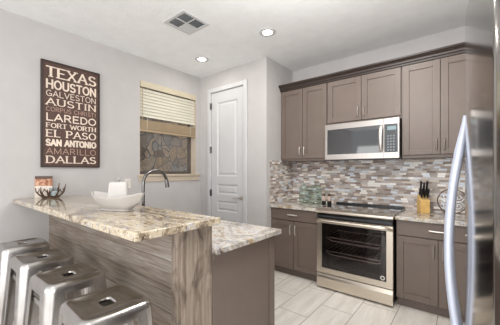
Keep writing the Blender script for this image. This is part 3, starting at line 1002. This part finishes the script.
def sign():
    # lies on the left wall facing +X; built facing -Y then turned by 90 degrees
    y0, y1, z0, z1 = .79, 1.345, 1.385, 2.478
    w = (y1-y0)/2; h = z1-z0
    t = thing('wall_sign', 'tall brown framed sign listing Texas city names on left wall', 'sign', (XL, (y0+y1)/2, z0), PI/2)
    box('panel', M['signbg'], (-w+.012, w-.012, -.024, 0, .012, h-.012), t)
    bm = bmesh.new()
    for d in ((-w, -w+.014, 0, h), (w-.014, w, 0, h), (-w+.014, w-.014, 0, .014), (-w+.014, w-.014, h-.014, h)):
        add_box(bm, d[0], d[1], -.032, 0, d[2], d[3])
    obj('frame', bm, M['frame_dark'], t)
    rows = [('TEXAS', 25, 58, .16, 1, 0), ('HOUSTON', 63, 91, .16, 0, 0), ('GALVESTON', 95, 113, .10, 0, 0), ('AUSTIN', 117, 139, .15, 1, 0),
            ('CORPUS CHRISTI', 143, 156, .10, 0, 1), ('LAREDO', 161, 184, .15, 0, 0), ('FORT WORTH', 189, 204, .16, 1, 0), ('EL PASO', 208, 231, .15, 1, 0),
            ('SAN ANTONIO', 236, 257, .22, 0, 0), ('AMARILLO', 262, 280, .09, 0, 1), ('DALLAS', 284, 307, .16, 1, 0)]
    for wd, a, b, bold, ser, tan in rows:
        za = h*(1-(b-11)/307); zb = h*(1-(a-11)/307)
        gap = .14
        wid = lambda q: sum(GL[c][0] for c in q)+gap*(len(q)-1)
        tot = wid(wd); xs = -w+.042; k = (2*w-.084)/tot
        for word in wd.split(' '):
            bm = word_mesh(word, xs, xs+wid(word)*k, za, zb, bold, ser, -.024)
            o = obj('lettering', bm, M['tan'] if tan else M['cream'], t)
            o['label'] = ('tan' if tan else 'cream')+' lettering reading '+word
            xs += (wid(word)+2*gap+GL[' '][0])*k
sign()

# ------------------------------------------------------------------ things on the bar
BZ = 1.079
def boat_bowl():
    t = thing('boat_bowl', 'white ceramic boat-shaped bowl with upswept ends on the bar', 'bowl', (-1.828, .848, BZ+.001), math.radians(20))
    bm = bmesh.new()
    n = 24
    def shell(off):
        rows = []
        for i in range(n+1):
            s = -1+2*i/n
            a = abs(s)
            hl = .222
            rim_z = .090+.034*a**2.2
            bw = .092*(1-a**2.8)+.004
            zb = .002+.062*max(0, (a-.5)/.5)**1.6
            row = []
            for j in range(13):
                q = -1+2*j/12
                zz = zb + (rim_z-zb)*abs(q)**2.6
                yy = math.copysign(abs(q)**.6, q)*bw if q else 0
                sc = 1-.16*(1-abs(q))*1.0
                row.append((s*hl*(1-.30*(1-(zz-.0)/max(rim_z, .01))), yy*(.74+.26*(zz/rim_z)), zz+.004))
            rows.append(row)
        return rows
    add_loft(bm, shell(0), False, False, closed=False)
    o = obj('bowl_shell', bm, M['white'], t, smooth=60)
    m = o.modifiers.new('thick', 'SOLIDIFY'); m.thickness = .007; m.offset = 0
    o.modifiers.new('sub', 'SUBSURF').levels = 1
    bm = bmesh.new(); add_loft(bm, [[(x, y, z) for x, y in rrect(.125*k_, .045*k_, .035, 6)] for k_, z in ((.95, 0), (1, .004), (.9, .012))])
    obj('foot_ring', bm, M['white'], t, smooth=40)
boat_bowl()
def canister():
    t = thing('tapered_canister', 'white square tapered canister with grey knob sitting in the boat bowl', 'canister', (-1.825, .856, BZ+.018), math.radians(56))
    bm = bmesh.new()
    rr = []
    for hh, z in ((.055, .0), (.066, .055), (.0655, .06), (.064, .09), (.057, .166), (.052, .172), (.047, .173)):
        rr.append([(x, y*(.62 if z < .05 else .82), z) for x, y in rrect(hh*.92, hh*.96, .012, 5)])
    add_loft(bm, rr)
    obj('body', bm, M['white'], t, smooth=40)
    bm = bmesh.new(); add_lathe(bm, [(.006, .172), (.007, .18), (.013, .186), (.014, .192), (.008, .198)], n=20)
    obj('knob', bm, M['grey'], t, smooth=50)['label'] = 'small grey knob'
canister()
def twig_basket():
    cx, cy = -3.20, .835
    t = thing('twig_bowl', 'brown twig-like metal bowl on far end of the bar by the wall', 'bowl', (cx, cy, BZ+.002), math.radians(38))
    rng = random.Random(5)
    bm = bmesh.new()
    pts = [(.075*math.cos(2*PI*i/20), .05*math.sin(2*PI*i/20), .008+.003*math.sin(i*2.1)) for i in range(21)]
    add_tube(bm, pts, .007, 8)
    obj('base_ring', bm, M['bronze'], t, smooth=60)
    for i in range(9):
        a = 2*PI*i/9+.2
        bm = bmesh.new()
        ex = rng.uniform(.9, 1.15)
        hgt = rng.uniform(.075, .125) * (1.2 if abs(math.cos(a)) > .8 else .9)
        c, s = math.cos(a), math.sin(a)
        add_tube(bm, [(.07*c, .047*s, .008), (.095*c*ex, .062*s*ex, .025+rng.uniform(0, .01)), (.118*c*ex, .078*s*ex, .06), (.128*c*ex+.006, .085*s*ex, hgt)], .0075, 8, taper=[1, 1, .8, .5])
        add_tube(bm, [(.108*c*ex, .072*s*ex, .045), (.112*math.cos(a+.35), .075*math.sin(a+.35), .075+rng.uniform(0, .02))], .005, 6, taper=[1, .6])
        obj('twig', bm, M['bronze'], t, smooth=60)
    t2 = thing('candle_votive', 'clear glass votive with pale candle inside the twig bowl', 'candle', (cx+.035, cy+.02, BZ+.016))
    bm = bmesh.new()
    add_lathe(bm, [(.030, 0), (.036, .03), (.042, .085), (.0395, .085), (.034, .032), (.028, .006)], n=24, cap1=True)
    obj('glass_cup', bm, M['votive'], t2, smooth=50)
    bm = bmesh.new(); add_lathe(bm, [(.026, .007), (.031, .032), (.033, .05), (.004, .052)], n=20)
    obj('candle', bm, M['candle'], t2, smooth=40)
    t3 = tag(box('picture_card', M['card'], (-.072, .072, -.004, .004, 0, .215)), 'small orange and brown picture card standing behind the twig bowl', 'card')
    t3.location = (cx-.115, cy-.03, BZ+.0); t3.rotation_euler = (math.radians(-3), 0, math.radians(62))
twig_basket()

# ------------------------------------------------------------------ things on the back counter
def jar(label, x, y, r, h):
    t = thing('glass_jar', label, 'jar', (x, y, CZ), 0, 'glass jars left of the range')
    bm = bmesh.new()
    add_lathe(bm, [(r*.9, 0), (r, .012), (r, h*.70), (r*.78, h*.82), (r*.78, h*.86)], n=28, cap1=False)
    obj('jar_body', bm, M['jarglass'], t, smooth=40)
    bm = bmesh.new()
    add_lathe(bm, [(r*.70, h*.862), (r*.86, h*.865), (r*.86, h*.885), (r*.5, h*.91), (r*.2, h*.915), (r*.16, h*.93), (r*.26, h*.965), (r*.2, h*1.0)], n=28)
    obj('lid', bm, M['jarglass'], t, smooth=40)
jar('clear greenish glass jar in the corner, farther from the range', -1.775, 3.42, .072, .27)
jar('clear greenish glass jar beside the small shakers, nearer the range', -1.60, 3.41, .080, .285)
def shaker_pot(label, x, y):
    t = thing('spice_shaker', label, 'shaker', (x, y, CZ), 0, 'small shakers beside the range')
    bm = bmesh.new(); add_lathe(bm, [(.025, 0), (.027, .004), (.027, .05), (.022, .055)], n=20)
    obj('base', bm, M['black'], t, smooth=40)
    bm = bmesh.new(); add_lathe(bm, [(.022, .055), (.024, .06), (.022, .11), (.019, .118)], n=20)
    obj('body', bm, M['salt'], t, smooth=40)
    bm = bmesh.new(); add_lathe(bm, [(.019, .118), (.021, .121), (.019, .14), (.008, .147)], n=20)
    obj('cap', bm, M['bronze'], t, smooth=40)
shaker_pot('small dark-based shaker with pale body, beside the glass jar', -1.465, 3.37)
shaker_pot('small dark-based shaker with pale body, next to the cooktop edge', -1.398, 3.39)

def knife_block():
    kx, ky = -.355, 3.385
    t = thing('knife_block', 'pale bamboo knife block on counter right of the range', 'knife block', (kx, ky, CZ), math.radians(22))
    bm = bmesh.new()
    w = .043
    prof = [(-.055, 0), (.075, 0), (.095, .10), (.06, .185), (-.055, .135)]
    add_loft(bm, [[(x, y, z) for y, z in prof] for x in (-w, w)])
    obj('block', bm, M['bamboo'], t, bevel=.004)
    # handles rise out of the slanted top, leaning toward the room
    d = Vector((0, -.115, .05)).normalized()
    nrm = Vector((0, -.05, .115)).normalized()
    up = Vector((0, -.38, .92)).normalized()
    i = 0
    labs = ['upper row, left knife', 'upper row, middle knife', 'upper row, right knife', 'lower row, left knife', 'lower row, middle knife', 'lower row, right knife']
    for r, (yy, L) in enumerate(((.035, .165), (-.02, .11))):
        for c in range(3):
            x = (-.028, 0, .028)[c]
            z = .135+(yy+.055)*(.05/.115)
            k = thing('kitchen_knife', 'black-handled knife in the bamboo block, '+labs[i], 'knife', (0, 0, 0), 0, 'knives in the bamboo block')
            R = Matrix.Rotation(math.radians(22), 4, 'Z')
            k.location = Vector((kx, ky, CZ)) + (R @ Vector((x, yy, z+.006)))
            k.rotation_euler = (math.radians(22), 0, math.radians(22))
            LL = L*(1 if c != 1 else .92)
            bm = bmesh.new()
            add_tube(bm, [(0, 0, .012), (0, .001, .03), (0, -.002, LL*.55), (0, .002, LL*.85), (0, .004, LL)], 0.0145, 10, r2=.0105, taper=[.8, 1, .88, 1.05, .85], up=(0, 1, 0))
            obj('handle', bm, M['black'], k, smooth=50)
            bm = bmesh.new(); add_box(bm, -.005, .005, -.010, .010, 0, .014)
            obj('bolster', bm, M['nickel'], k)
            i += 1
knife_block()
def wire_ornament():
    t = thing('wire_ornament', 'dark round scrolled wire stand leaning on backsplash behind refrigerator handle', 'ornament', (-.115, 3.44, CZ))
    t.rotation_euler = (math.radians(-12), 0, 0)
    bm = bmesh.new()
    R = .125
    add_tube(bm, [(R*math.cos(2*PI*i/40), 0, R+.012+R*math.sin(2*PI*i/40)) for i in range(41)], .005, 8)
    obj('hoop', bm, M['bronze'], t, smooth=60)
    for s in (-1, 1):
        for zc, f in ((.09, 1), (.175, -1)):
            bm = bmesh.new()
            pts = []
            for i in range(26):
                a = i/25*3.3*PI
                r = .046*(1-i/30)
                pts.append((s*(.05+r*math.cos(a)-.0), .001, zc+f*r*math.sin(a)))
            add_tube(bm, pts, .0042, 6)
            obj('scroll', bm, M['aluminium'], t, smooth=60)
    bm = bmesh.new()
    for s in (-1, 1):
        add_tube(bm, [(s*.06, 0, .025), (s*.065, -.05, .006), (s*.065, -.075, .010)], .0045, 6)
        add_tube(bm, [(s*.06, 0, .025), (s*.06, .03, .02)], .0045, 6)
    obj('feet', bm, M['bronze'], t, smooth=60)
wire_ornament()
